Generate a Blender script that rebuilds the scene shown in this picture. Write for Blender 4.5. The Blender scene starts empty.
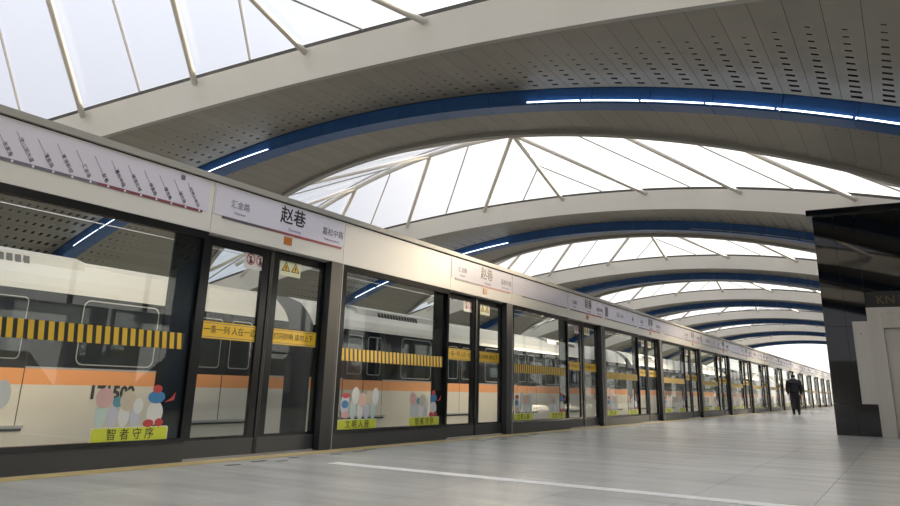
import bpy, bmesh, math, random
from math import sin, cos, pi, sqrt, radians
from mathutils import Vector, Matrix
random.seed(7)
scn = bpy.context.scene
COL = scn.collection

# ------------------------------------------------------------------ camera
F_PX, YAW, PITCH, ROLL, CAMX, CAMZ = 734.56, 0.5479, 0.2891, 0.0274, 5.7675, 0.7174
cd = bpy.data.cameras.new('camera'); cam = bpy.data.objects.new('camera', cd); COL.objects.link(cam)
fw = Vector((-sin(YAW)*cos(PITCH), cos(YAW)*cos(PITCH), sin(PITCH)))
rt = Vector((cos(YAW), sin(YAW), 0)); up = rt.cross(fw)
r2 = rt*cos(ROLL) + up*sin(ROLL); u2 = -rt*sin(ROLL) + up*cos(ROLL)
cam.matrix_world = Matrix(((r2.x, u2.x, -fw.x, CAMX), (r2.y, u2.y, -fw.y, 0), (r2.z, u2.z, -fw.z, CAMZ), (0, 0, 0, 1)))
cd.sensor_width = 36; cd.lens = F_PX/900*36
cd.shift_y = -(253-168.5)/900           # the photograph is the lower crop of a taller frame
cd.clip_start = 0.05; cd.clip_end = 2000
scn.camera = cam

# ------------------------------------------------------------------ world: bright overcast sky
W = bpy.data.worlds.new('overcast'); scn.world = W; W.use_nodes = True
nt = W.node_tree; nt.nodes.clear()
def nn(t, **kw):
    n = nt.nodes.new(t)
    for k, v in kw.items(): setattr(n, k, v)
    return n
tc = nn('ShaderNodeTexCoord')
dot = nn('ShaderNodeVectorMath', operation='DOT_PRODUCT'); nt.links.new(tc.outputs['Generated'], dot.inputs[0])
sd = Vector((1.35, 2.7, 1.0)).normalized()      # the sun stands behind thin cloud, ahead on the platform side
dot.inputs[1].default_value = sd
mr = nn('ShaderNodeMapRange'); nt.links.new(dot.outputs['Value'], mr.inputs['Value'])
mr.inputs['From Min'].default_value = 0.32; mr.inputs['From Max'].default_value = 1.0
mr.interpolation_type = 'SMOOTHSTEP'
ns = nn('ShaderNodeTexNoise'); ns.inputs['Scale'].default_value = 2.2; ns.inputs['Detail'].default_value = 4
nt.links.new(tc.outputs['Generated'], ns.inputs['Vector'])
mx = nn('ShaderNodeMix', data_type='RGBA')
mx.inputs['A'].default_value = (0.345, 0.35, 0.375, 1); mx.inputs['B'].default_value = (0.92, 0.86, 0.77, 1)
nt.links.new(mr.outputs['Result'], mx.inputs['Factor'])
m2 = nn('ShaderNodeMapRange'); nt.links.new(ns.outputs['Fac'], m2.inputs['Value'])
m2.inputs['To Min'].default_value = 0.93; m2.inputs['To Max'].default_value = 1.05
mul = nn('ShaderNodeMix', data_type='RGBA', blend_type='MULTIPLY'); mul.inputs['Factor'].default_value = 1
nt.links.new(mx.outputs['Result'], mul.inputs['A']); nt.links.new(m2.outputs['Result'], mul.inputs['B'])
sx = nn('ShaderNodeSeparateXYZ'); nt.links.new(tc.outputs['Generated'], sx.inputs[0])
z0 = nn('ShaderNodeMath', operation='MAXIMUM'); z0.inputs[1].default_value = 0; nt.links.new(sx.outputs['Z'], z0.inputs[0])
z2 = nn('ShaderNodeMath', operation='POWER'); z2.inputs[1].default_value = 2; nt.links.new(z0.outputs[0], z2.inputs[0])
el = nn('ShaderNodeMapRange'); nt.links.new(z2.outputs[0], el.inputs['Value'])      # overcast sky: zenith three to four times the horizon
el.inputs['From Min'].default_value = 0; el.inputs['From Max'].default_value = 1; el.inputs['To Min'].default_value = 1.2; el.inputs['To Max'].default_value = 3.5
bg = nn('ShaderNodeBackground'); nt.links.new(mul.outputs['Result'], bg.inputs['Color'])
nt.links.new(el.outputs['Result'], bg.inputs['Strength'])
wo = nn('ShaderNodeOutputWorld'); nt.links.new(bg.outputs[0], wo.inputs['Surface'])

sl = bpy.data.lights.new('veiled_sun', 'SUN'); sl.energy = 5.0; sl.color = (1, .82, .58); sl.angle = radians(9)
so = bpy.data.objects.new('veiled_sun', sl); COL.objects.link(so); so.rotation_euler = (-sd).to_track_quat('-Z', 'Y').to_euler()
vs = scn.view_settings
vs.view_transform = 'Standard'; vs.look = 'None'; vs.gamma = 1; vs.use_curve_mapping = False
vs.exposure = 0.8

# ------------------------------------------------------------------ materials
MATS = {}
def mat(name, col, rough=0.5, metal=0.0, spec=0.5, noise=None, emit=None, bump=0.0, rand=0.0, coat=0.0):
    """noise=(scale, amount): brightness mottling in object space; rand: per-object brightness change"""
    if name in MATS: return MATS[name]
    m = bpy.data.materials.new(name); m.use_nodes = True
    t = m.node_tree; b = t.nodes['Principled BSDF']
    c = tuple(col)+(1,)
    b.inputs['Base Color'].default_value = c
    b.inputs['Roughness'].default_value = rough; b.inputs['Metallic'].default_value = metal
    b.inputs['Specular IOR Level'].default_value = spec
    b.inputs['Coat Weight'].default_value = coat
    last = None
    if noise:
        g = t.nodes.new('ShaderNodeNewGeometry'); n = t.nodes.new('ShaderNodeTexNoise')
        n.inputs['Scale'].default_value = noise[0]; n.inputs['Detail'].default_value = 5
        mp = t.nodes.new('ShaderNodeMapping'); mp.inputs['Scale'].default_value = noise[2] if len(noise) > 2 else (1, 1, 1)
        t.links.new(g.outputs['Position'], mp.inputs['Vector']); t.links.new(mp.outputs[0], n.inputs['Vector'])
        r = t.nodes.new('ShaderNodeMapRange'); r.inputs['From Min'].default_value = .3; r.inputs['From Max'].default_value = .7
        r.inputs['To Min'].default_value = 1-noise[1]; r.inputs['To Max'].default_value = 1+noise[1]
        t.links.new(n.outputs['Fac'], r.inputs['Value']); last = r.outputs['Result']
        if bump:
            bp = t.nodes.new('ShaderNodeBump'); bp.inputs['Strength'].default_value = bump; bp.inputs['Distance'].default_value = .01
            t.links.new(n.outputs['Fac'], bp.inputs['Height']); t.links.new(bp.outputs[0], b.inputs['Normal'])
    if rand:
        oi = t.nodes.new('ShaderNodeObjectInfo'); r = t.nodes.new('ShaderNodeMapRange')
        r.inputs['To Min'].default_value = 1-rand; r.inputs['To Max'].default_value = 1+rand
        t.links.new(oi.outputs['Random'], r.inputs['Value'])
        if last:
            q = t.nodes.new('ShaderNodeMath'); q.operation = 'MULTIPLY'
            t.links.new(last, q.inputs[0]); t.links.new(r.outputs[0], q.inputs[1]); last = q.outputs[0]
        else: last = r.outputs['Result']
    if last:
        x = t.nodes.new('ShaderNodeMix'); x.data_type = 'RGBA'; x.blend_type = 'MULTIPLY'; x.inputs['Factor'].default_value = 1
        x.inputs['A'].default_value = c; t.links.new(last, x.inputs['B']); t.links.new(x.outputs['Result'], b.inputs['Base Color'])
    if emit:
        b.inputs['Emission Color'].default_value = tuple(emit[:3])+(1,); b.inputs['Emission Strength'].default_value = emit[3]
    MATS[name] = m; return m

def glass(name, tint, refl, power=4.0, rough=0.0, base=0.05):
    m = bpy.data.materials.new(name); m.use_nodes = True; t = m.node_tree; t.nodes.clear()
    tr = t.nodes.new('ShaderNodeBsdfTransparent'); tr.inputs[0].default_value = tuple(tint)+(1,)
    gl = t.nodes.new('ShaderNodeBsdfGlossy'); gl.inputs['Roughness'].default_value = rough
    lw = t.nodes.new('ShaderNodeLayerWeight'); lw.inputs['Blend'].default_value = .5
    pw = t.nodes.new('ShaderNodeMath'); pw.operation = 'POWER'; pw.inputs[1].default_value = power
    t.links.new(lw.outputs['Facing'], pw.inputs[0])
    ma = t.nodes.new('ShaderNodeMath'); ma.operation = 'MULTIPLY_ADD'; ma.inputs[1].default_value = refl; ma.inputs[2].default_value = base
    t.links.new(pw.outputs[0], ma.inputs[0])
    mxs = t.nodes.new('ShaderNodeMixShader'); o = t.nodes.new('ShaderNodeOutputMaterial')
    t.links.new(ma.outputs[0], mxs.inputs[0]); t.links.new(tr.outputs[0], mxs.inputs[1]); t.links.new(gl.outputs[0], mxs.inputs[2])
    t.links.new(mxs.outputs[0], o.inputs[0]); MATS[name] = m; return m

white_fascia = mat('white_fascia', (.93, .91, .87), .45, noise=(.6, .03))
grey_lip = mat('grey_lip', (.36, .35, .33), .5)
soffit = mat('soffit_metal', (.27, .255, .225), .45, noise=(1.5, .05), rand=.05)
backing = mat('roof_void', (.05, .05, .05), .9)
roof_top = mat('roof_top', (.4, .41, .43), .6)
gutter = mat('gutter_dark', (.10, .10, .10), .5)
blue = mat('blue_steel', (.022, .095, .30), .38, noise=(3, .06), rand=.05)
led = mat('led_white', (.9, .95, 1), .4, emit=(.88, .94, 1, 2.4))
led_off = mat('led_diffuser_off', (.30, .36, .46), .3)
tube = mat('white_tube', (.74, .71, .66), .4)
bar = mat('glazing_bar', (.42, .42, .42), .45)
sky_glass = glass('skylight_glass', (.97, .98, 1), .45, 5, base=.03)
psd_glass = glass('screen_glass', (.92, .945, .94), .28, 5, base=.045)
win_glass = glass('window_glass', (.95, .97, .97), .5, 4)
header_white = mat('header_white', (.76, .74, .69), .30, noise=(.7, .02))
sign_lilac = mat('sign_lilac', (.74, .72, .82), .25)
cap_grey = mat('cap_grey', (.36, .35, .32), .45)
psd_black = mat('screen_black', (.012, .013, .014), .16)
post_grey = mat('post_grey', (.024, .026, .027), .42, noise=(2, .06))
kick_grey = mat('kick_grey', (.05, .053, .055), .45, noise=(2, .08, (1, .4, 3)))
yellow = mat('decal_yellow', (.80, .50, .025), .45)
lime = mat('placard_lime', (.62, .68, .05), .45)
ink = mat('ink_black', (.02, .02, .022), .5)
ink_grey = mat('ink_grey', (.16, .15, .20), .5)
ink_violet = mat('ink_violet', (.34, .28, .46), .5)
orange_sq = mat('tag_orange', (.50, .17, .03), .4)
red_ink = mat('ink_red', (.42, .04, .05), .5)
card_white = mat('card_white', (.72, .72, .72), .5)
card_cream = mat('card_cream', (.70, .72, .50), .5)
gold = mat('gold_letters', (.15, .115, .05), .4, metal=.5)
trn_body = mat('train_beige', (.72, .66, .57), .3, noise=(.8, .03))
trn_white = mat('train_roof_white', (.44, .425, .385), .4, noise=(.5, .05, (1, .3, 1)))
trn_orange = mat('train_orange', (.86, .36, .14), .32)
trn_band = mat('train_dark_band', (.018, .021, .026), .08)
trn_glass = mat('train_window', (.022, .027, .032), .03, spec=.8)
trn_end = mat('train_end_grey', (.16, .16, .155), .4)
trn_line = mat('train_trim', (.45, .45, .44), .3, metal=.4)
trn_black = mat('train_underframe', (.02, .02, .02), .7)
steel = mat('brushed_steel', (.50, .48, .44), .33, metal=.9, noise=(6, .05, (1, 1, .05)))
blk_glass = mat('black_glass', (.008, .008, .009), .03, spec=.6)
blk_metal = mat('black_metal', (.02, .02, .02), .35)
wall_m = mat('wall_grey', (.62, .61, .59), .6, noise=(1, .05))
conc = mat('track_concrete', (.16, .16, .155), .8, noise=(1.5, .15))
warn = mat('warning_strip', (.50, .39, .17), .5, noise=(6, .12))
joint_w = mat('joint_strip_pale', (.82, .82, .79), .4, noise=(4, .08))
mark = mat('floor_mark', (.06, .06, .06), .5)
grass = mat('ground_green', (.10, .13, .06), .9, noise=(.05, .3))
roof_tile = mat('house_roof', (.13, .10, .10), .8)
house_wall = mat('house_wall', (.45, .43, .40), .8)
wire_m = mat('wire_bright', (.75, .75, .74), .3, metal=.5)
cloth = mat('coat_black', (.012, .012, .014), .8)
trou = mat('trousers_black', (.016, .016, .02), .8)
hair = mat('hair_black', (.02, .017, .015), .5)
skin = mat('skin', (.50, .33, .25), .5)
scarf = mat('hood_grey', (.09, .09, .095), .8)
shoe = mat('shoe_black', (.012, .012, .012), .5)

def tile_mat():
    """polished granite: streaky grey with fine speckle, per-tile tone; joints from a brick pattern where no tile is modelled"""
    out = []
    for nm, joints in (('granite_tile', False), ('granite_far', True)):
        m = bpy.data.materials.new(nm); m.use_nodes = True; t = m.node_tree; b = t.nodes['Principled BSDF']
        g = t.nodes.new('ShaderNodeNewGeometry')
        mp = t.nodes.new('ShaderNodeMapping'); mp.inputs['Scale'].default_value = (.55, 2.2, 1)
        t.links.new(g.outputs['Position'], mp.inputs['Vector'])
        n1 = t.nodes.new('ShaderNodeTexNoise'); n1.inputs['Scale'].default_value = 1.1; n1.inputs['Detail'].default_value = 6
        t.links.new(mp.outputs[0], n1.inputs['Vector'])
        n2 = t.nodes.new('ShaderNodeTexNoise'); n2.inputs['Scale'].default_value = 60; t.links.new(g.outputs['Position'], n2.inputs['Vector'])
        cr = t.nodes.new('ShaderNodeValToRGB'); cr.color_ramp.elements[0].position = .3; cr.color_ramp.elements[1].position = .72
        cr.color_ramp.elements[0].color = (.40, .40, .375, 1); cr.color_ramp.elements[1].color = (.58, .575, .54, 1)
        t.links.new(n1.outputs['Fac'], cr.inputs['Fac'])
        r = t.nodes.new('ShaderNodeMapRange'); r.inputs['To Min'].default_value = .88; r.inputs['To Max'].default_value = 1.12
        t.links.new(n2.outputs['Fac'], r.inputs['Value'])
        x = t.nodes.new('ShaderNodeMix'); x.data_type = 'RGBA'; x.blend_type = 'MULTIPLY'; x.inputs['Factor'].default_value = 1
        t.links.new(cr.outputs[0], x.inputs['A']); t.links.new(r.outputs[0], x.inputs['B']); fin = x.outputs['Result']
        y = t.nodes.new('ShaderNodeMix'); y.data_type = 'RGBA'; y.blend_type = 'MULTIPLY'; y.inputs['Factor'].default_value = 1
        if joints:
            br = t.nodes.new('ShaderNodeTexBrick'); br.offset = 0; br.inputs['Scale'].default_value = 1
            br.inputs['Color1'].default_value = (.93, .93, .93, 1); br.inputs['Color2'].default_value = (1.07, 1.07, 1.07, 1); br.inputs['Mortar'].default_value = (.6, .6, .6, 1)
            br.inputs['Mortar Size'].default_value = .0025; br.inputs['Brick Width'].default_value = .8; br.inputs['Row Height'].default_value = .8
            m3 = t.nodes.new('ShaderNodeMapping'); m3.inputs['Location'].default_value = (-.3, -.2, 0)
            t.links.new(g.outputs['Position'], m3.inputs['Vector']); t.links.new(m3.outputs[0], br.inputs['Vector']); src = br.outputs['Color']
        else:
            oi = t.nodes.new('ShaderNodeObjectInfo'); q = t.nodes.new('ShaderNodeMapRange'); q.inputs['To Min'].default_value = .93; q.inputs['To Max'].default_value = 1.07
            t.links.new(oi.outputs['Random'], q.inputs['Value']); src = q.outputs[0]
        t.links.new(fin, y.inputs['A']); t.links.new(src, y.inputs['B']); t.links.new(y.outputs['Result'], b.inputs['Base Color'])
        b.inputs['Roughness'].default_value = .27; b.inputs['Specular IOR Level'].default_value = .45
        MATS[nm] = m; out.append(m)
    return out
granite, granite_far = tile_mat()

def hazard_mat():
    m = bpy.data.materials.new('hazard_tape'); m.use_nodes = True; t = m.node_tree; b = t.nodes['Principled BSDF']
    c = t.nodes.new('ShaderNodeTexCoord'); s = t.nodes.new('ShaderNodeSeparateXYZ'); t.links.new(c.outputs['Object'], s.inputs[0])
    a = t.nodes.new('ShaderNodeMath'); a.operation = 'MULTIPLY_ADD'; a.inputs[1].default_value = .10; t.links.new(s.outputs['Z'], a.inputs[0]); t.links.new(s.outputs['Y'], a.inputs[2])
    d = t.nodes.new('ShaderNodeMath'); d.operation = 'DIVIDE'; d.inputs[1].default_value = .083; t.links.new(a.outputs[0], d.inputs[0])
    f = t.nodes.new('ShaderNodeMath'); f.operation = 'FRACT'; t.links.new(d.outputs[0], f.inputs[0])
    g = t.nodes.new('ShaderNodeMath'); g.operation = 'GREATER_THAN'; g.inputs[1].default_value = .42; t.links.new(f.outputs[0], g.inputs[0])
    x = t.nodes.new('ShaderNodeMix'); x.data_type = 'RGBA'; x.inputs['A'].default_value = (.02, .02, .015, 1); x.inputs['B'].default_value = (.78, .50, .04, 1)
    t.links.new(g.outputs[0], x.inputs['Factor']); t.links.new(x.outputs['Result'], b.inputs['Base Color']); b.inputs['Roughness'].default_value = .45
    MATS['hazard_tape'] = m; return m
hazard = hazard_mat()

def bar_gradient():
    m = bpy.data.materials.new('line_bar_grey_to_red'); m.use_nodes = True; t = m.node_tree; b = t.nodes['Principled BSDF']
    c = t.nodes.new('ShaderNodeTexCoord'); s = t.nodes.new('ShaderNodeSeparateXYZ'); t.links.new(c.outputs['Object'], s.inputs[0])
    r = t.nodes.new('ShaderNodeMapRange'); r.inputs['From Min'].default_value = .6; r.inputs['From Max'].default_value = 1.2
    t.links.new(s.outputs['Y'], r.inputs['Value'])
    x = t.nodes.new('ShaderNodeMix'); x.data_type = 'RGBA'; x.inputs['A'].default_value = (.10, .09, .12, 1); x.inputs['B'].default_value = (.36, .08, .09, 1)
    t.links.new(r.outputs[0], x.inputs['Factor']); t.links.new(x.outputs['Result'], b.inputs['Base Color'])
    MATS['bar_gradient'] = m; return m
bar_grad = bar_gradient()

# ------------------------------------------------------------------ mesh helpers
class MB:
    def __init__(s): s.v = []; s.f = []; s.m = []; s.mats = []
    def mi(s, m):
        if m not in s.mats: s.mats.append(m)
        return s.mats.index(m)
    def face(s, pts, m):
        i = len(s.v); s.v += [tuple(p) for p in pts]; s.f.append(tuple(range(i, i+len(pts)))); s.m.append(s.mi(m))
    def box(s, x0, x1, y0, y1, z0, z1, m):
        i = len(s.v); s.v += [(x, y, z) for x in (x0, x1) for y in (y0, y1) for z in (z0, z1)]
        k = s.mi(m)
        for q in ((0, 1, 3, 2), (4, 6, 7, 5), (0, 4, 5, 1), (2, 3, 7, 6), (0, 2, 6, 4), (1, 5, 7, 3)):
            s.f.append(tuple(i+a for a in q)); s.m.append(k)
    def hexa(s, a, b, m):
        """solid between two quads a and b (4 points each, same order)"""
        i = len(s.v); s.v += [tuple(p) for p in a]+[tuple(p) for p in b]; k = s.mi(m)
        s.f += [(i+3, i+2, i+1, i), (i+4, i+5, i+6, i+7)]; s.m += [k, k]
        for j in range(4):
            n = (j+1) % 4; s.f.append((i+j, i+n, i+4+n, i+4+j)); s.m.append(k)
    def prism(s, poly, off, m):
        """poly extruded by vector off"""
        i = len(s.v); n = len(poly); o = Vector(off)
        s.v += [tuple(p) for p in poly]+[tuple(Vector(p)+o) for p in poly]; k = s.mi(m)
        s.f.append(tuple(range(i+n-1, i-1, -1))); s.f.append(tuple(range(i+n, i+2*n))); s.m += [k, k]
        for j in range(n):
            q = (j+1) % n; s.f.append((i+j, i+q, i+n+q, i+n+j)); s.m.append(k)
    def tube(s, path, r, m, n=8, caps=True):
        path = [Vector(p) for p in path]; k = s.mi(m); base = len(s.v); L = len(path)
        prev = None
        for a, p in enumerate(path):
            d = (path[min(a+1, L-1)]-path[max(a-1, 0)]).normalized()
            ref = Vector((0, 0, 1)) if abs(d.z) < .9 else Vector((1, 0, 0))
            x = d.cross(ref).normalized(); y = d.cross(x).normalized()
            rr = r[a] if isinstance(r, (list, tuple)) else r
            for j in range(n):
                t = 2*pi*j/n; s.v.append(tuple(p+x*cos(t)*rr+y*sin(t)*rr))
        for a in range(L-1):
            for j in range(n):
                q = (j+1) % n
                s.f.append((base+a*n+j, base+a*n+q, base+(a+1)*n+q, base+(a+1)*n+j)); s.m.append(k)
        if caps:
            s.f.append(tuple(base+j for j in range(n-1, -1, -1))); s.f.append(tuple(base+(L-1)*n+j for j in range(n))); s.m += [k, k]
    def mesh(s, name, smooth=False):
        me = bpy.data.meshes.new(name); me.from_pydata(s.v, [], s.f)
        for m in s.mats: me.materials.append(m)
        me.polygons.foreach_set('material_index', s.m)
        bm = bmesh.new(); bm.from_mesh(me); bmesh.ops.recalc_face_normals(bm, faces=bm.faces[:]); bm.to_mesh(me); bm.free()
        if smooth: me.polygons.foreach_set('use_smooth', [True]*len(me.polygons))
        me.update(); return me

def obj(name, me, parent=None, loc=(0, 0, 0), rot=None, scale=None):
    if isinstance(me, MB): me = me.mesh(name)
    o = bpy.data.objects.new(name, me); COL.objects.link(o); o.location = loc
    if rot: o.rotation_euler = rot
    if scale: o.scale = scale
    if parent: o.parent = parent
    return o
def empty(name, loc=(0, 0, 0), rz=0):
    o = bpy.data.objects.new(name, None); COL.objects.link(o); o.location = loc; o.rotation_euler = (0, 0, rz); o.empty_display_size = .2
    return o
def tag(o, label, cat, group=None):
    o['label'] = label; o['category'] = cat
    if group: o['group'] = group
    return o
def struct(o, label=None):
    o['kind'] = 'structure'
    if label: o['label'] = label
    return o
def stuff(o): o['kind'] = 'stuff'; return o

TXT = {}
def text_mesh(s, size, m, align='CENTER', bold=0.0):
    """flat lettering that reads along +Y, stands up along +Z and faces +X"""
    key = (s, size, m.name, align)
    if key in TXT: return TXT[key]
    c = bpy.data.curves.new('lettering', 'FONT'); c.body = s; c.size = size; c.align_x = align; c.align_y = 'CENTER'
    c.extrude = .0008; c.offset = bold; c.resolution_u = 2
    t = bpy.data.objects.new('lettering', c); COL.objects.link(t)
    me = bpy.data.meshes.new_from_object(t.evaluated_get(bpy.context.evaluated_depsgraph_get()))
    bpy.data.objects.remove(t); bpy.data.curves.remove(c)
    me.transform(Matrix(((0, 0, 1, 0), (1, 0, 0, 0), (0, 1, 0, 0), (0, 0, 0, 1))))
    me.materials.clear(); me.materials.append(m); me.name = 'lettering'
    TXT[key] = me; return me

ORD = 'zeroth first second third fourth fifth sixth seventh eighth ninth tenth eleventh twelfth thirteenth fourteenth fifteenth sixteenth seventeenth eighteenth nineteenth twentieth'.split()
# ================================================================== ROOF
XC, ZC, Y1, PM = -3.8228, -23.2098, 12.70, 13.3333
R0 = 29.95
def P(dx, y, R): return (XC+dx, y, ZC+sqrt(R*R-dx*dx))
WMAX = 6.58
def wb(dx): return min(2.40+.0215*dx*dx, WMAX-.12)
def wt(dx): return min(2.70+.0225*dx*dx, WMAX)
def Rr(dx): return max(30.016+1.60-.0115*dx*dx, 30.52)
SPAN = 13.95
MODS = list(range(-1, 8))          # module i has its blue beam at Y1+(i-1)*PM
def mod_y(i): return Y1+(i-1)*PM

# --- soffit panel meshes (front side, y from the beam outwards to -w); shared by all modules
PW = .42; NP = int(SPAN/PW)
def soffit_panel(j, b=None, back=False):
    b = b or MB()
    a, c = j*PW, (j+1)*PW
    g = .003; a += g; c -= g; mid = (a+c)/2
    n = min(15, int(5+.088*mid*mid)); n = max(3, n//2) if back else n; y0 = -.17
    rows = [(y0, .17/2)]
    lines = []                      # (y, half width of hole column, hole above?)
    yy = -.37
    for r in range(n):
        f = 1-r/n
        if yy-.1 < -wb(max(abs(a), abs(c)))+.16: break
        q = (.5+.5*min(1, abs(mid)/10))*(.7 if back else 1); hl = (.030+.075*f)*q; hw = (.028+.055*f)*q
        lines.append((yy+hl/2, hw)); lines.append((yy-hl/2, hw)); yy -= .232
    ends = {x: -(wb(x)-.14) for x in (a, c)}
    def row(y, hw): return [P(a, y, R0), P(mid-hw, y, R0), P(mid+hw, y, R0), P(c, y, R0)]
    seq = [(y0, .085)]+lines
    prev = row(*seq[0])
    for k in range(1, len(seq)):
        cur = row(*seq[k]); hole = (k % 2 == 0)
        for q in range(3):
            if hole and q == 1: continue
            b.face([prev[q], prev[q+1], cur[q+1], cur[q]], soffit)
        prev = cur
    yl = seq[-1][0]; hw = seq[-1][1]
    ya, yc = ends[a], ends[c]; ym1 = ya+(yc-ya)*(mid-hw-a)/(c-a); ym2 = ya+(yc-ya)*(mid+hw-a)/(c-a)
    b.face([prev[0], prev[1], P(mid-hw, ym1, R0), P(a, ya, R0)], soffit)
    b.face([prev[1], prev[2], P(mid+hw, ym2, R0), P(mid-hw, ym1, R0)], soffit)
    b.face([prev[2], prev[3], P(c, yc, R0), P(mid+hw, ym2, R0)], soffit)
    return b
panel_me = {j: soffit_panel(j).mesh('soffit_panel') for j in range(-NP, NP)}
panel_back_me = {j: soffit_panel(j, None, True).mesh('soffit_panel') for j in range(-NP, NP)}
allp = MB(); allb = MB()
for j in range(-NP, NP): soffit_panel(j, allp); soffit_panel(j, allb, True)
all_panel_me = allp.mesh('soffit_panels'); all_back_me = allb.mesh('soffit_panels')

# --- fascia cross-section swept along the arch (front side)
DXS = [-SPAN+2*SPAN*k/72 for k in range(73)]
fa = MB(); lipb = MB(); gut = MB()
for a, c in zip(DXS[:-1], DXS[1:]):
    def sec(dx): return [P(dx, -(wb(dx)-.15), R0+.03), P(dx, -(wb(dx)-.15), 29.86), P(dx, -wb(dx), 29.84), P(dx, -wt(dx), 30.40), P(dx, -(wt(dx)+.02), 30.47), P(dx, -(wt(dx)-.05), 30.49)]
    s0, s1 = sec(a), sec(c)
    for k, (b_, m) in enumerate(((lipb, grey_lip), (lipb, grey_lip), (fa, white_fascia), (gut, gutter), (gut, gutter))):
        b_.face([s0[k], s1[k], s1[k+1], s0[k+1]], m)
fascia_me = fa.mesh('fascia', True); lip_me = lipb.mesh('fascia_lip'); gutter_me = gut.mesh('gutter')
shell = MB()
for a, c in zip(DXS[:-1], DXS[1:]):
    for s in (-1, 1):
        shell.face([P(a, 0, R0+.13), P(c, 0, R0+.13), P(c, s*(wb(c)-.05), R0+.13), P(a, s*(wb(a)-.05), R0+.13)], backing)
        shell.face([P(a, 0, 30.50), P(c, 0, 30.50), P(c, s*(wt(c)-.03), 30.48), P(a, s*(wt(a)-.03), 30.48)], roof_top)
for e in (-SPAN, SPAN):
    shell.face([P(e, -wb(e), R0-.05), P(e, wb(e), R0-.05), P(e, wt(e), 30.48), P(e, -wt(e), 30.48)], grey_lip)
shell_me = shell.mesh('ceiling')
for i in MODS:
    y = mod_y(i)
    c = struct(obj('ceiling', shell_me, None, (0, y, 0)), 'vaulted roof bay of perforated grey metal with white fascia')
    for s in (1, -1):
        sc = (1, s, 1)
        obj('fascia', fascia_me, c, scale=sc); obj('fascia_lip', lip_me, c, scale=sc); obj('gutter', gutter_me, c, scale=sc)
        if 1 <= i <= 2:
            for j in range(-NP, NP): obj('soffit_panel', (panel_me if s > 0 else panel_back_me)[j], c, scale=sc)
        else:
            stuff(obj('soffit_panel', all_panel_me if s > 0 else all_back_me, c, scale=sc))

# --- blue arch beams
SEG = 1.13/29.8; NS = int(math.asin(13.8/29.8)/SEG)
def beam_seg():
    b = MB(); n = 4; g = .006/29.8
    for k in range(n):
        t0 = -SEG/2+g+(SEG-2*g)*k/n; t1 = -SEG/2+g+(SEG-2*g)*(k+1)/n
        def q(t, pr): return [(R*sin(t), y, R*cos(t)) for y, R in pr]
        web = [(-.13, 29.66), (.17, 29.66), (.17, 29.955), (-.13, 29.955)]
        fl = [(-.19, 29.615), (.23, 29.615), (.23, 29.66), (-.19, 29.66)]
        b.hexa(q(t0, web), q(t1, web), blue); b.hexa(q(t0, fl), q(t1, fl), blue)
    return b.mesh('beam_segment')
beam_me = beam_seg()
def light_seg(m):
    b = MB(); n = 3; g = .004/29.8
    for k in range(n):
        t0 = -SEG/2+g+(SEG-2*g)*k/n; t1 = -SEG/2+g+(SEG-2*g)*(k+1)/n
        pr = [(-.178, 29.662), (-.132, 29.662), (-.132, 29.692), (-.178, 29.692)]
        def q(t): return [(R*sin(t), y, R*cos(t)) for y, R in pr]
        b.hexa(q(t0), q(t1), m)
    return b.mesh('light_bar')
light_me = light_seg(led); light_off_me = light_seg(led_off)
def arc_t(dx): return math.asin(dx/29.8)
LIGHTS = [(-11.0, -8.7), (-6.8, -3.4), (3.7, 11.6)]
col_me = MB(); col_me.box(-.22, .22, -.13, .17, 0, 3.42, blue); col_me.box(-.30, .30, -.21, .25, 0, .03, blue); col_me = col_me.mesh('column')
for i in MODS:
    y = mod_y(i)
    e = tag(empty('arch_beam', (XC, y, ZC)), ('%s blue arch beam past the route map sign, with white light bars' % ORD[i]) if i > 0 else '%s blue arch beam behind the route map sign, with white light bars' % ORD[1-i], 'beam', 'blue arch beams')
    for k in range(-NS, NS+1): obj('beam_segment', beam_me, e, rot=(0, k*SEG, 0))
    for a, c in LIGHTS:
        ta, tcx = arc_t(a), arc_t(c); n = max(1, round((tcx-ta)/SEG))
        lit = i == 1 or (i in (0, 2) and c < 0)
        for k in range(n): obj('light_bar', light_me if lit else light_off_me, e, rot=(0, ta+(k+.5)*(tcx-ta)/n, 0))
    for s in (-1, 1): obj('column', col_me, e, (s*13.62, 0, -ZC))

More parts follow.
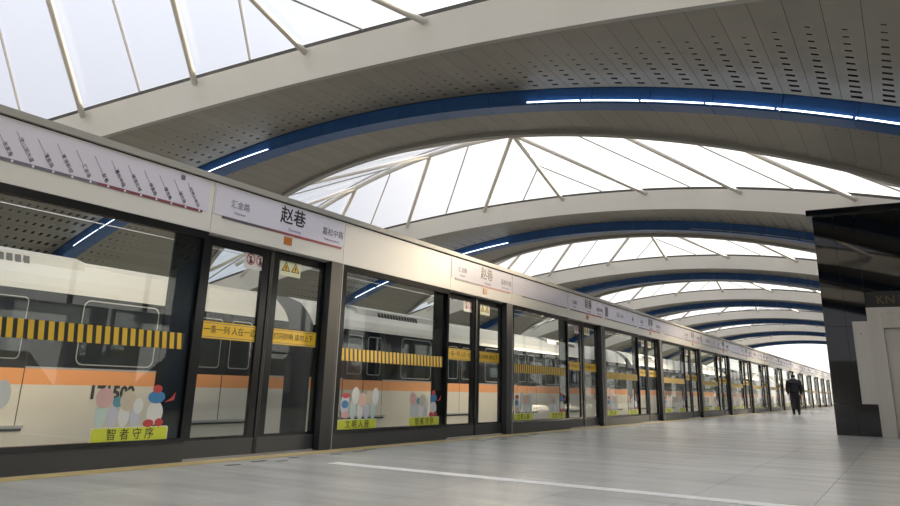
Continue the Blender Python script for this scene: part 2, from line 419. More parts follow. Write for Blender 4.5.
# --- skylights: ridged glass leaf between two bays
def half_skylight(s):
    """returns dict of meshes for one half; s=+1: the half that leans on the far bay (y from ridge 0 to +), s=-1 near bay"""
    H = PM/2
    def foot(dx, R=30.50): return Vector(P(dx, s*(H-wt(dx)), R))
    def ridge(dx, d=0): return Vector(P(dx, 0, Rr(dx)+d))
    LIM = 12.0
    tops = {}; feet = {}
    for j in range(-8, 9): feet[j] = foot(1.5*j)
    for j in range(-8, 9):
        d = 1.5*j
        if j == 0: tops[j] = ridge(0)
        elif abs(j) == 1: tops[j] = (ridge(0)+feet[0])/2
        else: tops[j] = ridge(d-3 if j > 0 else d+3)
    panes = []
    for j in range(-8, 8):
        a, c = j, j+1
        if a == -1: poly = [feet[-1], feet[0], tops[-1]]
        elif a == 0: poly = [feet[0], feet[1], tops[1]]
        elif a == -2: poly = [feet[-2], feet[-1], tops[-1], ridge(0)]
        elif a == 1: poly = [feet[1], feet[2], ridge(0), tops[1]]
        else: poly = [feet[a], feet[c], tops[c], tops[a]]
        panes.append(poly)
    # closing panes out to the eaves
    for sg in (-1, 1): panes.append([feet[8*sg], foot(13.6*sg), ridge(13.6*sg), ridge(11*sg), tops[8*sg]])
    pm = []
    for poly in panes:
        b = MB(); cen = sum(poly, Vector())/len(poly)
        q = [cen+(p-cen)*.995 for p in poly]
        b.prism(q, (0, 0, .018), sky_glass); pm.append(b.mesh('glass_pane'))
    st = []
    for n in range(-3, 4):
        outs = [n-1] if n < 0 else [n+1] if n > 0 else [-1, 0, 1]
        for f in outs:
            d = 3*f; R = 30.30; w = wb(d)+(wt(d)-wb(d))*(R-29.84)/(30.40-29.84)
            p1 = Vector(P(d, s*(H-w-.045), R)); p0 = ridge(3*n, -.13)
            b = MB(); b.tube([p0, p1], .066, tube, 10); st.append(b.mesh('strut', True))
    mu = []
    for j in (-7, -5, -3, -1, 1, 3, 5, 7):
        a, c = feet[j], tops[j]; d = Vector((0, 0, -.045))
        b = MB(); b.tube([a+d, c+d], .026, bar, 4); mu.append(b.mesh('glazing_bar'))
    return pm, st, mu
sk = {s: half_skylight(s) for s in (1, -1)}
rb = MB(); rb.tube([P(-11.5+23*k/40, 0, Rr(-11.5+23*k/40)-.13) for k in range(41)], .085, tube, 10); ridge_me = rb.mesh('ridge_tube', True)
gb = MB(); gb.tube([P(-13.5+27*k/40, 0, Rr(-13.5+27*k/40)+.01) for k in range(41)], .03, bar, 6); ridgecap_me = gb.mesh('ridge_cap')
for n, i in enumerate(MODS[:-1]):
    e = struct(empty('window_%d' % (n+1), (0, mod_y(i)+PM/2, 0)), 'leaf shaped ridged skylight on white tube struts between two roof bays')
    for s in (1, -1):
        pm, st, mu = sk[s]
        for m in pm: obj('glass_pane', m, e)
        for m in st: obj('strut', m, e)
        for m in mu: obj('glazing_bar', m, e)
    obj('ridge_tube', ridge_me, e); obj('ridge_cap', ridgecap_me, e)

# ================================================================== FLOOR, WALLS
YB, YE = -20.0, 100.0
TS = .8; TX0, TY0 = .3, 2.2; NTX, NTY = 8, 16
b = MB()
b.box(-.42, 10.3, YB, TY0, -.5, 0, granite_far)
b.box(-.42, 10.3, TY0+NTY*TS, YE, -.5, 0, granite_far)
b.box(-.42, TX0, TY0, TY0+NTY*TS, -.5, 0, granite_far)
b.box(TX0+NTX*TS, 10.3, TY0, TY0+NTY*TS, -.5, 0, granite_far)
b.box(TX0, TX0+NTX*TS, TY0, TY0+NTY*TS, -.5, -.012, conc)
floor = struct(obj('floor', b), 'polished grey granite platform floor')
tb = MB(); g = .0016; tb.box(g, TS-g, g, TS-g, -.0115, 0, granite); tile_me = tb.mesh('floor_tile')
for ix in range(NTX):
    for iy in range(NTY): obj('floor_tile', tile_me, floor, (TX0+ix*TS, TY0+iy*TS, 0))
b = MB(); b.box(.055, .26, YB, YE, .0005, .004, warn); obj('warning_strip', b, floor)
b = MB(); b.box(1.0, 10.2, 5.74, 5.91, .0005, .004, joint_w); obj('joint_strip', b, floor)
for (x, y, lx, ly) in ((.50, 5.05, .05, .14), (.42, 5.45, .05, .16), (.55, 5.62, .05, .12), (.40, 5.95, .05, .12), (.45, 6.55, .05, .14), (.38, 7.05, .04, .22), (.30, 7.35, .04, .18)):
    for k in range(0, 2):
        b = MB(); b.box(-lx/2, lx/2, -ly/2, ly/2, .0005, .003, mark)
        obj('boarding_mark', b, floor, (x, y+4.65*k, 0))
b = MB(); b.box(-7.25, -.42, YB, YE, -1.6, -1.2, conc); struct(obj('floor_trackbed', b), 'dark concrete track bed between the platforms')
b = MB(); b.box(-17.9, -7.25, YB, YE, -.5, 0, granite_far); struct(obj('floor_opposite', b), 'grey granite floor of the opposite platform')

def side_wall(name, x0, x1, openings, zs, zt, top):
    b = MB(); b.box(x0, x1, YB, YE, -.6, zs, wall_m); b.box(x0, x1, YB, YE, zt, 2.30, wall_m); b.box(x0, x1, YB, YE, 3.30, top, wall_m)
    y = YB
    for a, c in openings: b.box(x0, x1, y, a, zs, zt, wall_m); y = c
    b.box(x0, x1, y, YE, zs, zt, wall_m)
    w = struct(obj(name, b), 'grey side wall with upright window openings')
    xm = (x0+x1)/2
    for k in range(int((YE-YB)/2.0)):
        q = MB(); q.box(xm-.008, xm+.008, YB+2*k+.03, YB+2*k+1.97, 2.30, 3.30, win_glass); obj('added_clerestory_pane', q, w)  # unseen clerestory band, added to let more side light in
        q = MB(); q.box(x0+.03, x1-.03, YB+2*k-.03, YB+2*k+.03, 2.30, 3.30, blk_metal); obj('added_clerestory_mullion', q, w)
    for a, c in openings:
        q = MB(); q.box(xm-.008, xm+.008, a, c, zs, zt, win_glass); obj('glass_pane', q, w)
        q = MB(); q.box(xm-.03, xm+.03, a, c, (zs+zt)/2+.3, (zs+zt)/2+.35, blk_metal); obj('transom', q, w)
ops = [(15.7+3.75*k, 17.55+3.75*k) for k in range(-9, 22)]  # the run towards the back end is added to let in more light
side_wall('wall_right', 10.22, 10.42, ops, .45, 2.05, 3.75)
side_wall('wall_left', -18.1, -17.9, [(YB+1.2+3.75*k, YB+3.0+3.75*k) for k in range(31)], .45, 2.05, 3.75)
b = MB(); b.box(1.5, 10.2, YB-.2, YB, 0, 3.0, wall_m); struct(obj('wall_back', b), 'grey end wall of the platform')

# ================================================================== PLATFORM SCREEN DOORS
PD = 4.65; OP0 = 4.905; OPW = 1.855; POST = .23; FIXW = PD-OPW-POST     # opening, post, fixed panel
ZH0, ZH1 = 2.132, 2.645
KMIN, KMAX = -2, 18
def where(k, what):
    if k > 0: return '%s %s past the plain header panel, towards the walking person' % (ORD[k], what)
    if k == 0: return None
    return '%s %s before the plain header panel, on the route map side' % (ORD[-k], what)
# -- shared meshes, all in a local frame: y=0 at the start of the piece, x=0 platform-side face, z=0 floor
def M(f, name):
    b = MB(); f(b); return b.mesh(name)
fx = {}
fx['frame'] = M(lambda b: [b.box(-.06, 0, .012, .10, .17, ZH0-.004, psd_black), b.box(-.06, 0, FIXW-.05, FIXW-.004, .17, ZH0-.004, psd_black), b.box(-.062, -.04, FIXW-.36, FIXW-.05, .205, ZH0-.075, psd_black),
                           b.box(-.06, 0, .10, FIXW-.05, ZH0-.075, ZH0-.004, psd_black), b.box(-.06, 0, .10, FIXW-.05, .17, .205, psd_black)], 'frame')
fx['glass'] = M(lambda b: b.box(-.034, -.022, .10, FIXW-.05, .205, ZH0-.075, psd_glass), 'glass_pane')
fx['kick'] = M(lambda b: [b.box(-.10, .004, .006, FIXW-.002, .0, .168, kick_grey), b.box(.004, .008, .006, FIXW-.002, .155, .168, post_grey)], 'kick_plate')
fx['hazard'] = M(lambda b: b.box(-.0215, -.0205, .11, FIXW-.13, -.073, .073, hazard), 'hazard_tape')
def rounded(w, h, r, n=5):
    pts = []
    for cx, cz, a0 in ((w-r, h-r, 0), (r, h-r, 90), (r, r, 180), (w-r, r, 270)):
        for k in range(n+1):
            a = radians(a0+90*k/n); pts.append((cx+r*cos(a), cz+r*sin(a)))
    return pts
def flat(b, pts, x, m, t=.001): b.prism([(x, p[0], p[1]) for p in pts], (t, 0, 0), m)
def ell(cy, cz, ry, rz, n=20): return [(cy+ry*cos(2*pi*k/n), cz+rz*sin(2*pi*k/n)) for k in range(n)]
cz_w = mat('sticker_white', (.66, .68, .66), .5); c_sk = mat('sticker_peach', (.70, .48, .38), .5); c_pk = mat('sticker_pink', (.62, .40, .38), .5)
c_mint = mat('sticker_mint', (.50, .64, .60), .5); c_blu = mat('sticker_blue', (.04, .20, .42), .5); c_red = mat('sticker_red', (.50, .05, .05), .5)
c_tan = mat('sticker_tan', (.55, .50, .38), .5); c_lil = mat('sticker_lilac', (.52, .54, .62), .5); c_teal = mat('sticker_teal', (.10, .30, .36), .5)
PWD, PHT = .765, .128
def plac(b):
    flat(b, rounded(PWD, PHT, .022), 0, card_white, .001)
    flat(b, [(p[0]+.008, p[1]+.006) for p in rounded(PWD-.016, PHT-.012, .02)], .001, lime, .001)
plac_me = M(plac, 'placard')
def figs_right(b):
    # plain rounded figures, no faces
    L = [(.07, .10, .055, .10, c_mint), (.18, .09, .05, .09, c_lil), (.29, .09, .055, .09, cz_w), (.40, .08, .05, .08, c_lil)]
    for k, (y, z, ry, rz, m) in enumerate(L): flat(b, ell(y, z+PHT, ry, rz), .0004*k, m)
    H = [(.085, .235, .085, .082, c_pk), (.215, .205, .05, .045, c_teal), (.315, .215, .08, .085, c_tan), (.42, .17, .05, .065, cz_w)]
    for k, (y, z, ry, rz, m) in enumerate(H): flat(b, ell(y, z+PHT, ry, rz), .002+.0004*k, m)
    flat(b, ell(.60, .11+PHT, .085, .10), .002, cz_w); flat(b, ell(.60, .245+PHT, .09, .055), .0024, c_blu); flat(b, ell(.60, .315+PHT, .05, .035), .0028, c_red)
    flat(b, ell(.545, .025+PHT, .055, .032), .003, c_red); flat(b, ell(.655, .03+PHT, .045, .035), .003, c_red)
    flat(b, [(.69, .20+PHT), (.76, .24+PHT), (.80, .29+PHT), (.79, .22+PHT)], .003, c_red)
def figs_left(b):
    L = [(.28, .11, .06, .12, c_mint), (.42, .10, .06, .11, cz_w), (.55, .10, .06, .11, c_lil), (.68, .11, .055, .12, c_mint)]
    for k, (y, z, ry, rz, m) in enumerate(L): flat(b, ell(y, z+PHT, ry, rz), .0004*k, m)
    H = [(.32, .27, .075, .10, cz_w), (.46, .22, .08, .085, c_sk), (.60, .24, .075, .085, c_tan), (.72, .26, .07, .105, cz_w)]
    for k, (y, z, ry, rz, m) in enumerate(H): flat(b, ell(y, z+PHT, ry, rz), .002+.0004*k, m)
    flat(b, ell(.12, .17+PHT, .085, .12), .0015, c_lil); flat(b, ell(.12, .17+PHT, .065, .045), .0025, c_blu); flat(b, ell(.13, .27+PHT, .075, .03), .0028, c_red); flat(b, ell(.14, .05+PHT, .08, .04), .0028, c_pk)
figR = M(figs_right, 'sticker_figures'); figL = M(figs_left, 'sticker_figures')
tR = text_mesh('智 者 守 序', .098, ink); tL = text_mesh('文 明 入 座', .098, ink)
# door leaf (local y 0..LW), used for both leaves; lead edge has the wide black stile
LW = OPW/2
def leaf_frame(b):
    b.box(-.045, 0, .004, .085, .17, ZH0-.03, psd_black); b.box(-.045, 0, LW-.125, LW-.004, .17, ZH0-.03, psd_black)
    b.box(-.045, 0, .085, LW-.125, ZH0-.10, ZH0-.03, psd_black); b.box(-.045, 0, .085, LW-.125, .17, .195, psd_black)
lf = {'frame': M(leaf_frame, 'frame'),
      'glass': M(lambda b: b.box(-.028, -.018, .085, LW-.125, .195, ZH0-.10, psd_glass), 'glass_pane'),
      'kick': M(lambda b: b.box(-.05, .003, .004, LW-.004, .012, .17, kick_grey), 'kick_plate'),
      'stile': M(lambda b: b.box(0, .012, LW-.022, LW-.004, .012, ZH0-.03, post_grey), 'edge_seal'),
      'decal': M(lambda b: (b.box(-.0175, -.0165, .09, LW-.13, -.083, .083, yellow), b.box(-.0165, -.0163, .10, LW-.14, -.07, -.064, ink_grey), b.box(-.0165, -.0163, .10, LW-.14, .064, .07, ink_grey)), 'decal'),
      }
def card_prohibit(b):
    b.box(-.0175, -.0165, 0, .31, -.085, .085, card_white)
    for c in (.085, .225):
        ring = [(c+.062*cos(2*pi*k/24), .018+.062*sin(2*pi*k/24)) for k in range(24)]; inn = [(c+.05*cos(2*pi*k/24), .018+.05*sin(2*pi*k/24)) for k in range(24)]
        for k in range(24):
            q = (k+1) % 24; b.face([(-.0155, *ring[k]), (-.0155, *ring[q]), (-.0155, *inn[q]), (-.0155, *inn[k])], red_ink)
        b.face([(-.0152, c-.045, .055), (-.0152, c-.035, .062), (-.0152, c+.045, -.02), (-.0152, c+.035, -.028)], red_ink)
        flat(b, ell(c, .04, .012, .013, 10), -.0165, ink); flat(b, [(c-.012, .025), (c+.012, .025), (c+.02, -.025), (c-.02, -.025)], -.0165, ink)
def card_warning(b):
    b.box(-.0175, -.0165, 0, .33, -.085, .085, card_cream)
    for c in (.085, .24):
        flat(b, [(c-.07, -.035), (c+.07, -.035), (c, .075)], -.0165, ink); flat(b, [(c-.05, -.026), (c+.05, -.026), (c, .055)], -.0155, yellow)
        flat(b, [(c-.008, -.018), (c+.008, -.018), (c+.01, .025), (c-.01, .025)], -.0145, ink)
cp_me = M(card_prohibit, 'sign_card'); cw_me = M(card_warning, 'sign_card')
tdl = text_mesh('一条一列 人在一边', .085, ink); tdr = text_mesh('灯闪铃响 请勿上下', .078, ink)
post_me = M(lambda b: (b.box(-.072, .022, .004, POST-.06, 0, ZH0-.004, post_grey), b.box(-.072, .012, POST-.06, POST-.008, 0, ZH0-.004, kick_grey)), 'post_body')
post_edge = M(lambda b: b.box(-.02, .016, POST-.008, POST+.004, .0, ZH0-.004, trn_line), 'edge_strip')
post_black = M(lambda b: b.box(-.145, -.02, -.03, .004, 0, ZH0-.004, psd_black), 'jamb')

def leaf(y, mirrored, k):
    s = -1 if mirrored else 1
    e = empty('screen_door', (-.085, y, 0))
    sc = (1, s, 1)
    obj('frame', lf['frame'], e, scale=sc); obj('glass_pane', lf['glass'], e, scale=sc); obj('kick_plate', lf['kick'], e, scale=sc); obj('edge_seal', lf['stile'], e, scale=sc)
    d = obj('decal', lf['decal'], e, (0, 0, 1.20), scale=sc)
    d['label'] = 'yellow warning decal'
    t = obj('lettering', tdr if mirrored else tdl, d, (-.0155, .46, 0))
    if mirrored: t.scale = (1, -1, 1)
    obj('sign_card', cw_me if mirrored else cp_me, e, (0, -LW+.16 if mirrored else LW-.38, 1.955))
    if mirrored: tag(e, where(k-1 if k < 1 else k, 'door leaf with yellow triangle card'), 'door', 'right leaves of the platform screen doors')
    else: tag(e, where(k-1 if k < 1 else k, 'door leaf with red ring card'), 'door', 'left leaves of the platform screen doors')

name_me = text_mesh('赵巷', .205, ink, bold=.003); nm_py = text_mesh('Zhaoxiang', .05, ink_violet)
pv = text_mesh('汇金路', .088, ink_grey); pvp = text_mesh('Huijin Road', .033, ink_violet); nx = text_mesh('嘉松中路', .098, ink_grey); nxp = text_mesh('Middle Jiasong Road', .033, ink_violet)
SGW = OPW+POST
hp_door = M(lambda b: b.box(-.16, 0, .003, SGW-.003, ZH0, ZH1, header_white), 'header_panel')
hp_fix = M(lambda b: b.box(-.16, 0, .003, FIXW-.003, ZH0, ZH1, header_white), 'header_panel')
board_door = M(lambda b: b.box(0, .004, .02, SGW-.02, 2.325, ZH1-.012, sign_lilac), 'sign_board')
board_fix = M(lambda b: b.box(0, .004, .02, FIXW-.06, 2.325, ZH1-.012, sign_lilac), 'sign_board')
barD = M(lambda b: b.box(0, .006, .13, SGW-.05, 2.30, 2.325, bar_grad), 'line_bar')
sq_me = M(lambda b: b.box(0, .006, 1.04, 1.165, 2.192, 2.278, orange_sq), 'number_tag')
bar_map_a = M(lambda b: b.box(.004, .006, -2.0, 3.72, -.013, .013, ink_grey), 'route_line'); 
STN = ['东方绿舟', '朱家角', '淀山湖大道', '漕盈路', '青浦新城', '汇金路', '赵巷', '嘉松中路', '徐泾北城', '徐盈路', '蟠龙路', '诸光路', '虹桥火车站']
dot_me = M(lambda b: flat(b, ell(0, 0, .011, .011, 12), 0, card_white), 'station_dot')
lead_me = M(lambda b: flat(b, [(-.004, 0), (-.001, 0), (.001, .26), (-.002, .26)], 0, ink_grey), 'leader')

def sign_board(e, fix=False):
    s = obj('sign_board', board_fix if fix else board_door, e)
    return s
for k in range(KMIN, KMAX+1):
    y0 = OP0+PD*k
    # leaves
    leaf(y0+.045, False, k); leaf(y0+.045+OPW, True, k)
    # post
    e = tag(empty('screen_post', (0, y0+OPW, 0)), where(k-1 if k < 1 else k, 'dark grey screen post'), 'post', 'screen posts along the platform edge')
    obj('post_body', post_me, e); obj('edge_strip', post_edge, e)
    # fixed panel
    yf = y0+OPW+POST
    e = tag(empty('glass_screen', (0, yf, 0)), where(k, 'hazard-taped fixed glass screen') or 'fixed glass screen with hazard tape under the plain header panel', 'glass screen', 'fixed panels of the platform screen')
    obj('frame', fx['frame'], e); obj('glass_pane', fx['glass'], e); obj('kick_plate', fx['kick'], e); obj('hazard_tape', fx['hazard'], e, (0, 0, 1.063))
    for (yy, fm, tm) in ((.12, figL, tL), (1.615, figR, tR)):
        p = obj('placard', plac_me, e, (-.0212, yy, .19)); p['label'] = 'lime placard sticker with four black characters'
        obj('sticker_figures', fm, p, (0, 0, 0)); obj('lettering', tm, p, (.003, PWD/2, PHT/2))
    # header over the door: station name
    e = tag(empty('station_sign', (0, y0, 0)), where(k-1 if k < 1 else k, 'black station name sign'), 'sign', 'station name signs on the header')
    obj('header_panel', hp_door, e); s = sign_board(e)
    for me, yy, zz in ((name_me, 1.155, 2.505), (nm_py, 1.19, 2.365), (pv, .36, 2.468), (pvp, .36, 2.385), (nx, 1.86, 2.462), (nxp, 1.84, 2.375)):
        obj('lettering', me, s, (.0055, yy, zz))
    obj('line_bar', barD, e); obj('number_tag', sq_me, e)
    # header over the fixed panel
    kind = 'map' if k < 0 else 'blank' if k == 0 else ('exit' if k % 2 == 0 else 'route')
    lab = {'map': ('route_map_sign', where(k, 'slanted route map sign'), 'route map panels on the header'),
           'blank': ('header_panel', 'plain beige-white header panel without writing between two station name signs', None),
           'exit': ('direction_sign', where(k//2, 'direction sign with black square icon'), 'direction signs on the header'),
           'route': ('line_sign', where((k+1)//2, 'pale lilac line board'), 'line boards on the header')}[kind]
    if kind == 'blank':
        tag(obj('header_panel', hp_fix, None, (0, yf, 0)), lab[1], 'panel'); continue
    e = tag(empty(lab[0], (0, yf, 0)), lab[1], 'sign', lab[2])
    obj('header_panel', hp_fix, e); s = sign_board(e, True)
    if kind == 'map':
        q = MB(); q.box(.004, .0065, .10, 1.30, 2.300, 2.326, ink_grey); q.box(.004, .0065, 1.30, 2.44, 2.300, 2.326, mat('route_red', (.22, .055, .08), .5))
        obj('route_line', q, s)
        for i, st in enumerate(STN):
            yy = .315+.1667*i+.0; yy = 2.40-.1667*(12-i)
            obj('station_dot', dot_me, s, (.0066, yy, 2.313))
            tm = text_mesh(st, .042, ink_grey if i < 6 else ink, 'RIGHT')
            obj('lettering', tm, s, (.0055, yy-.012, 2.345), rot=(radians(-52), 0, 0))
            ld = .05+.04*len(st)
            obj('leader', lead_me, s, (.0052, yy-.012-.026*len(st), 2.345+.033*len(st)), rot=(radians(38), 0, 0), scale=(1, 1, min(1, (.24-.037*len(st))/.26*1.0)))
        q = MB(); flat(q, rounded(.05, .05, .01), .005, ink_grey); obj('transfer_icon', q, s, (0, 2.14, 2.565))
    else:
        q = MB(); q.box(0, .006, .42 if kind == 'route' else .10, FIXW-.06, 2.305, 2.322, ink_grey); obj('line_bar', q, e)
        if kind == 'exit':
            q = MB(); q.box(.004, .006, .14, .34, 2.36, 2.58, ink_grey); obj('icon', q, s)
            obj('lettering', text_mesh('出口 Exit', .13, ink_grey), s, (.0055, 1.2, 2.47))
            q = MB(); flat(q, [(2.12, 2.47), (2.22, 2.55), (2.22, 2.39)], .005, ink); obj('arrow', q, s)
# cap strip and black reveal behind the header
b = MB(); b.box(-.19, -.004, OP0+PD*KMIN, OP0+PD*(KMAX+1), ZH1, ZH1+.012, psd_black); b.box(-.30, .03, OP0+PD*KMIN, OP0+PD*(KMAX+1), ZH1+.012, ZH1+.072, cap_grey)
struct(obj('trim_1', b), 'grey cap rail along the top of the screen header')
b = MB(); b.box(-.20, -.16, OP0+PD*KMIN, OP0+PD*(KMAX+1), ZH0-.03, ZH1, psd_black); struct(obj('trim_2', b), 'black track housing behind the screen header')

# ================================================================== TRAIN on the far track
TX = -4.15; THW = 1.5
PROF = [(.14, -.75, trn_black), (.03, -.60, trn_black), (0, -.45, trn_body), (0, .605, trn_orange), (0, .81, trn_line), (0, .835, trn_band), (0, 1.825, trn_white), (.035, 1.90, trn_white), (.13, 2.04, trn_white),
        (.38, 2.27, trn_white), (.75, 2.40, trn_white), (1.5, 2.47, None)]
def car_body(L):
    b = MB(); n = len(PROF)
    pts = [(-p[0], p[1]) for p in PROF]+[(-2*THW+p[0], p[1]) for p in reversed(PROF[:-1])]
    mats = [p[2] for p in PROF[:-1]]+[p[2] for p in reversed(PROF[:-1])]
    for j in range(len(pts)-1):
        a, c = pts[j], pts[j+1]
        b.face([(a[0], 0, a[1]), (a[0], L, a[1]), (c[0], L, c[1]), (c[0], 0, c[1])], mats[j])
    for yy in (0, L): b.face([(p[0], yy, p[1]) for p in pts], trn_end)
    b.face([(pts[0][0], 0, -.75), (pts[0][0], L, -.75), (pts[-1][0], L, -.75), (pts[-1][0], 0, -.75)], trn_black)
    return b.mesh('body_shell')
CL = 19.4; DPITCH = 4.05; D0 = 1.6
body_me = car_body(CL)
def ring(b, outer, inner, x, m):
    n = len(outer)
    for k in range(n):
        q = (k+1) % n; b.face([(x, *outer[k]), (x, *outer[q]), (x, *inner[q]), (x, *inner[k])], m)
def win(b):
    o = rounded(1.28, .90, .11); i_ = [(p[0]+.016, p[1]+.016) for p in rounded(1.28-.032, .90-.032, .10)]
    ring(b, o, i_, .008, trn_line); flat(b, i_, .002, trn_glass, .003)
win_me = M(win, 'window')
DW = 1.36
def tdoor(b):
    h = 1.80
    b.box(-.02, .006, -DW/2, -.008, .10, .605, trn_body); b.box(-.02, .006, -DW/2, -.008, .605, .81, trn_orange); b.box(-.02, .006, -DW/2, -.008, .81, h, trn_band)
    o = [(p[0]-DW/2+.10, p[1]+.92) for p in rounded(DW/2-.20, .80, .06)]; i_ = [(p[0]-DW/2+.112, p[1]+.932) for p in rounded(DW/2-.224, .776, .055)]
    ring(b, o, i_, .008, trn_line); flat(b, i_, .0062, trn_glass, .001)
tdl_me = M(tdoor, 'door_leaf')
seam_me = M(lambda b: (b.box(0, .004, -.008, .008, .10, 1.80, trn_black), b.box(0, .004, -DW/2-.012, -DW/2, .10, 1.80, trn_black), b.box(0, .004, DW/2, DW/2+.012, .10, 1.80, trn_black)), 'door_seal')
sill_me = M(lambda b: (b.box(0, .05, -DW/2-.1, DW/2+.1, .062, .10, trn_line), b.box(0, .012, -DW/2-.1, DW/2+.1, .03, .062, trn_black)), 'door_sill')
def acunit(b):
    b.prism([(-.30, 0, 2.16), (-.36, 0, 2.34), (-.60, 0, 2.42), (-2.4, 0, 2.42), (-2.64, 0, 2.34), (-2.70, 0, 2.16)], (0, 3.2, 0), trn_white)
    b.prism([(-.40, 3.2, 2.20), (-.46, 3.2, 2.33), (-.60, 3.2, 2.37), (-1.2, 3.2, 2.37), (-1.2, 3.2, 2.20)], (0, .5, 0), trn_white)
ac_me = M(acunit, 'air_conditioner')
def louv(b):
    for k in range(14):
        yy = .35+.118*k
        b.prism([(-.309, yy, 2.20), (-.309, yy+.078, 2.20), (-.345, yy+.078, 2.305), (-.345, yy, 2.305)], (.006, 0, .002), trn_black)
louv_me = M(louv, 'louvre')
num_me = text_mesh('171502', .25, ink, bold=.010)
def car(y, num):
    e = empty('train_car', (TX, y, 0))
    obj('body_shell', body_me, e)
    for d in range(5):
        yd = D0+DPITCH*d
        for s in (1, -1): obj('door_leaf', tdl_me, e, (0, yd, 0), scale=(1, s, 1))
        obj('door_seal', seam_me, e, (.003, yd, 0)); obj('door_sill', sill_me, e, (.002, yd, 0))
        if d < 4: obj('window', win_me, e, (.002, yd+DPITCH/2-.66, .875))
    for ya in (1.8, 12.15):
        a = obj('air_conditioner', ac_me, e, (0, ya, 0)); obj('louvre', louv_me, a, (0, .4, 0))
    obj('car_number', num_me, e, (.004, CL-10.55+7.03, .505))
    return e
CAR0 = 10.55-CL; GAP = .7; cars = 5
D0 = 9.05-CAR0-DPITCH*4
for k in range(cars):
    c = car(CAR0+k*(CL+GAP), k)
    tag(c, '%s beige orange-striped metro car on far track, counted from the route map' % ORD[k+1], 'train', 'coupled cars of the metro train')
    if k < cars-1:
        b = MB()
        for j in range(7): b.box(-.75-(.05 if j % 2 else 0), -2.25+(.05 if j % 2 else 0), CL+.02+.094*j, CL+.02+.094*(j+1), -.35, 2.02, trn_black)
        obj('gangway_bellows', b, c)
w = MB(); w.tube([(-1.65, YB, 2.34), (-1.65, YE, 2.34)], .005, wire_m, 6)
tag(obj('overhead_wire', w), 'thin bright wire strung along the empty near track', 'wire')

# ================================================================== LIFT
LX0, LY = 4.40, 17.45
e = tag(empty('elevator', (LX0, LY, 0)), 'black glass elevator shaft with stainless steel door portal on the platform', 'elevator')
LWD, LD = 3.2, 2.6
def lp(name, x0, x1, y0, y1, z0, z1, m, parent=e, label=None):
    b = MB(); b.box(x0, x1, y0, y1, z0, z1, m); o = obj(name, b, parent)
    if label: o['label'] = label
    return o
lp('core', .06, LWD-.06, .06, LD-.06, 0, 4.40, blk_metal)
for (a, c) in ((0, .40), (.405, .80), (2.41, LWD)):
    for (z0, z1) in ((0, .60), (.606, 2.13), (2.136, 3.28), (3.286, 4.46)): lp('glass_panel', a, c, 0, .05, z0, z1, blk_glass)
for (a, c) in ((.806, 1.60), (1.605, 2.405)):
    for (z0, z1) in ((2.82, 3.60), (3.606, 4.46)): lp('glass_panel', a, c, 0, .05, z0, z1, blk_glass)
for (z0, z1) in ((0, .60), (.606, 2.13), (2.136, 3.28), (3.286, 4.46)):
    for (a, c) in ((.055, 1.29), (1.30, LD)):
        lp('glass_panel', 0, .05, a, c, z0, z1, blk_glass); lp('glass_panel', LWD-.05, LWD, a, c, z0, z1, blk_glass)
lp('roof_slab', -.10, LWD+.10, -.16, LD+.1, 4.465, 4.60, blk_metal)
lp('roof_edge', -.10, LWD+.10, -.17, -.161, 4.48, 4.585, blk_glass)
lp('side_panel', .52, .80, -.09, -.002, .61, 2.22, steel, label='brushed steel panel left of the door portal')
q = lp('portal_jamb', .805, 1.07, -.32, -.002, 0, 2.36, steel); lp('portal_jamb', 2.14, 2.405, -.32, -.002, 0, 2.36, steel)
lp('portal_head', .805, 2.405, -.32, -.002, 2.10, 2.47, steel) if False else lp('portal_head', .805, 2.405, -.32, -.002, 2.362, 2.47, steel)
lp('lintel', 1.072, 2.138, -.30, -.002, 2.07, 2.36, steel)
lp('door_leaf', 1.072, 1.603, -.05, -.004, .01, 2.068, steel); lp('door_leaf', 1.607, 2.138, -.05, -.004, .01, 2.068, steel)
lp('threshold', 1.0, 2.21, -.45, -.33, .0005, .012, steel)
sg = lp('sign_plate', .95, 2.30, -.06, -.002, 2.475, 2.815, blk_metal, label='black sign plate with gold letters')
o = obj('lettering', text_mesh('KN', .24, gold), sg, (1.17, -.062, 2.64), rot=(0, 0, -pi/2))
for k, (z, wd) in enumerate(((2.71, .22), (2.65, .20), (2.585, .22))):
    b = MB(); b.box(1.40, 1.40+wd, -.0625, -.061, z-.012, z+.012, gold); obj('letter_line', b, sg)
bt = lp('call_button', .64, .665, -.096, -.0905, 1.96, 1.985, blk_metal)

# ================================================================== PERSON walking on the platform
def skin_body(name, verts, edges, rad, m, parent, sub=2):
    me = bpy.data.meshes.new(name); me.from_pydata(verts, edges, [])
    o = bpy.data.objects.new(name, me); COL.objects.link(o)
    md = o.modifiers.new('skin', 'SKIN'); md.use_smooth_shade = True
    for i, r in enumerate(rad): me.skin_vertices[0].data[i].radius = (r, r) if not isinstance(r, tuple) else r
    me.skin_vertices[0].data[0].use_root = True
    s = o.modifiers.new('sub', 'SUBSURF'); s.levels = s.render_levels = sub
    bpy.context.view_layer.update()
    out = bpy.data.meshes.new_from_object(o.evaluated_get(bpy.context.evaluated_depsgraph_get()))
    bpy.data.objects.remove(o); out.materials.clear(); out.materials.append(m)
    out.polygons.foreach_set('use_smooth', [True]*len(out.polygons)); out.name = name
    return obj(name, out, parent)
pe = tag(empty('person', (1.69, 34.3, 0), radians(8)), 'person in black coat and trousers with grey hood walking along the platform', 'person'); pe.scale = (1.15, 1.1, 1.0)
hy = .93
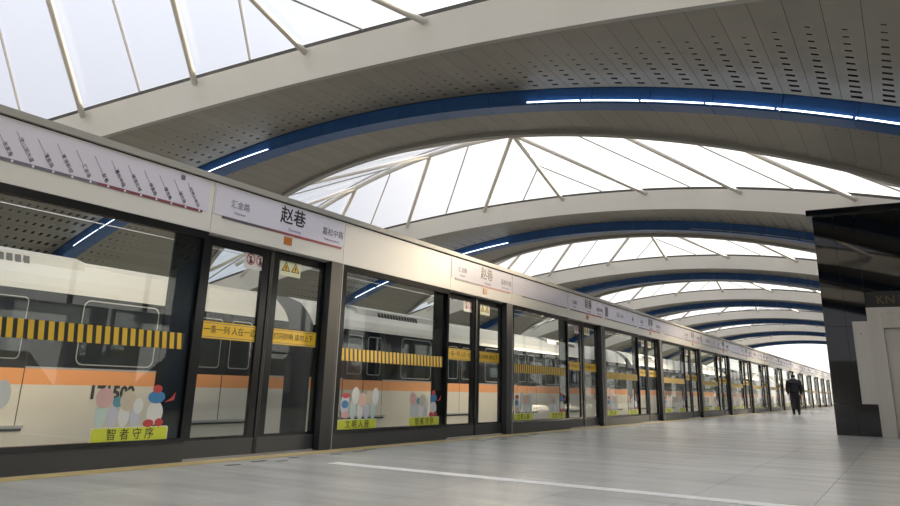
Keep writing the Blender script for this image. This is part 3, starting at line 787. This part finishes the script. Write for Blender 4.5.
V = [(0, 0, .84), (0, 0, .98), (0, .01, 1.12), (0, .0, 1.26), (0, -.0, 1.345), (0, .015, 1.42), (0, .03, 1.50), (0, .025, 1.565),
     (.08, .0, .80), (.085, .07, .45), (.085, .00, .10), (.09, .10, .045), (.09, .16, .035),
     (-.08, 0, .80), (-.085, .02, .44), (-.085, -.15, .12), (-.09, -.06, .05), (-.09, .0, .035),
     (.17, 0, 1.315), (.215, -.02, 1.06), (.215, .05, .83), (.21, .08, .75),
     (-.17, 0, 1.315), (-.215, .0, 1.06), (-.215, .07, .84), (-.21, .10, .76)]
Eg = [(0, 1), (1, 2), (2, 3), (3, 4), (4, 5), (5, 6), (6, 7), (0, 8), (8, 9), (9, 10), (10, 11), (11, 12), (0, 13), (13, 14), (14, 15), (15, 16), (16, 17), (4, 18), (18, 19), (19, 20), (20, 21), (4, 22), (22, 23), (23, 24), (24, 25)]
Rd = [(.14, .105), (.135, .10), (.15, .11), (.16, .11), (.10, .085), .052, (.075, .09), (.065, .08),
      .09, .062, .044, .04, .032, .09, .062, .044, .04, .032, .065, .05, .04, .035, .065, .05, .04, .035]
body = skin_body('body', V, Eg, Rd, skin, pe); body.data.materials.append(trou)
for f in body.data.polygons:
    c_ = f.center; f.material_index = 0 if (c_.z > 1.37 or (abs(c_.x) > .17 and c_.z < .83 and c_.z > .6)) else 1
coat = skin_body('coat', [(0, 0, .80), (0, 0, .95), (0, .01, 1.12), (0, 0, 1.27), (0, 0, 1.35), (.175, 0, 1.31), (.225, -.02, 1.06), (.222, .05, .85), (-.175, 0, 1.31), (-.225, 0, 1.06), (-.222, .07, .86)],
                 [(0, 1), (1, 2), (2, 3), (3, 4), (4, 5), (5, 6), (6, 7), (4, 8), (8, 9), (9, 10)],
                 [(.19, .15), (.175, .14), (.175, .135), (.185, .135), (.12, .11), .085, .068, .058, .085, .068, .058], cloth, pe)
skin_body('hood', [(0, -.06, 1.33), (0, -.05, 1.39), (0, -.03, 1.44)], [(0, 1), (1, 2)], [(.14, .06), (.13, .07), (.09, .06)], scarf, pe)
skin_body('hair', [(0, .0, 1.46), (0, .008, 1.53), (0, .012, 1.59)], [(0, 1), (1, 2)], [(.075, .07), (.09, .095), (.07, .075)], hair, pe)
for (a, c, d) in (((.08, 0, .84), (.085, .07, .45), (.085, .0, .10)), ((-.08, 0, .84), (-.085, .02, .44), (-.085, -.15, .13))):
    skin_body('trouser_leg', [a, c, d], [(0, 1), (1, 2)], [.105, .078, .062], trou, pe)
for (a, c) in (((.088, -.02, .05), (.09, .17, .035)), ((-.088, -.17, .055), (-.09, .02, .038))):
    skin_body('shoe', [a, tuple((Vector(a)+Vector(c))/2), c], [(0, 1), (1, 2)], [(.045, .045), (.048, .04), (.042, .03)], shoe, pe)

# ================================================================== OUTSIDE
b = MB(); b.box(-400, 400, -300, 500, -9.2, -9, grass); struct(obj('ground', b), 'green ground far below the elevated station')
def house(x, y, w, d, h, rf, rcol, word):
    e = tag(empty('house', (x, y, -9)), 'pale house with %s pitched roof beyond the side wall windows' % word, 'house', 'houses beyond the station wall')
    b = MB(); b.box(-w/2, w/2, -d/2, d/2, 0, h, house_wall); obj('wall', b, e)
    b = MB(); b.prism([(-w/2-.4, -d/2-.5, h), (w/2+.4, -d/2-.5, h), (0, -d/2-.5, h+rf)], (0, d+1, 0), mat('roof_'+word, rcol, .8)); obj('roof', b, e)
for k, (x, y, w, d, h, rf, c, wd) in enumerate(((34, 38, 9, 11, 8.4, 3, (.10, .09, .09), 'slate black'), (36, 52, 9, 12, 9, 3.2, (.20, .10, .08), 'red brown'), (33, 66, 9, 12, 8.6, 3, (.25, .25, .25), 'pale grey'),
                                         (38, 82, 10, 13, 9.2, 3.4, (.12, .13, .17), 'blue grey'), (42, 22, 9, 10, 8.2, 3, (.16, .13, .09), 'dull brown'))):
    house(x, y, w, d, h, rf, c, wd)
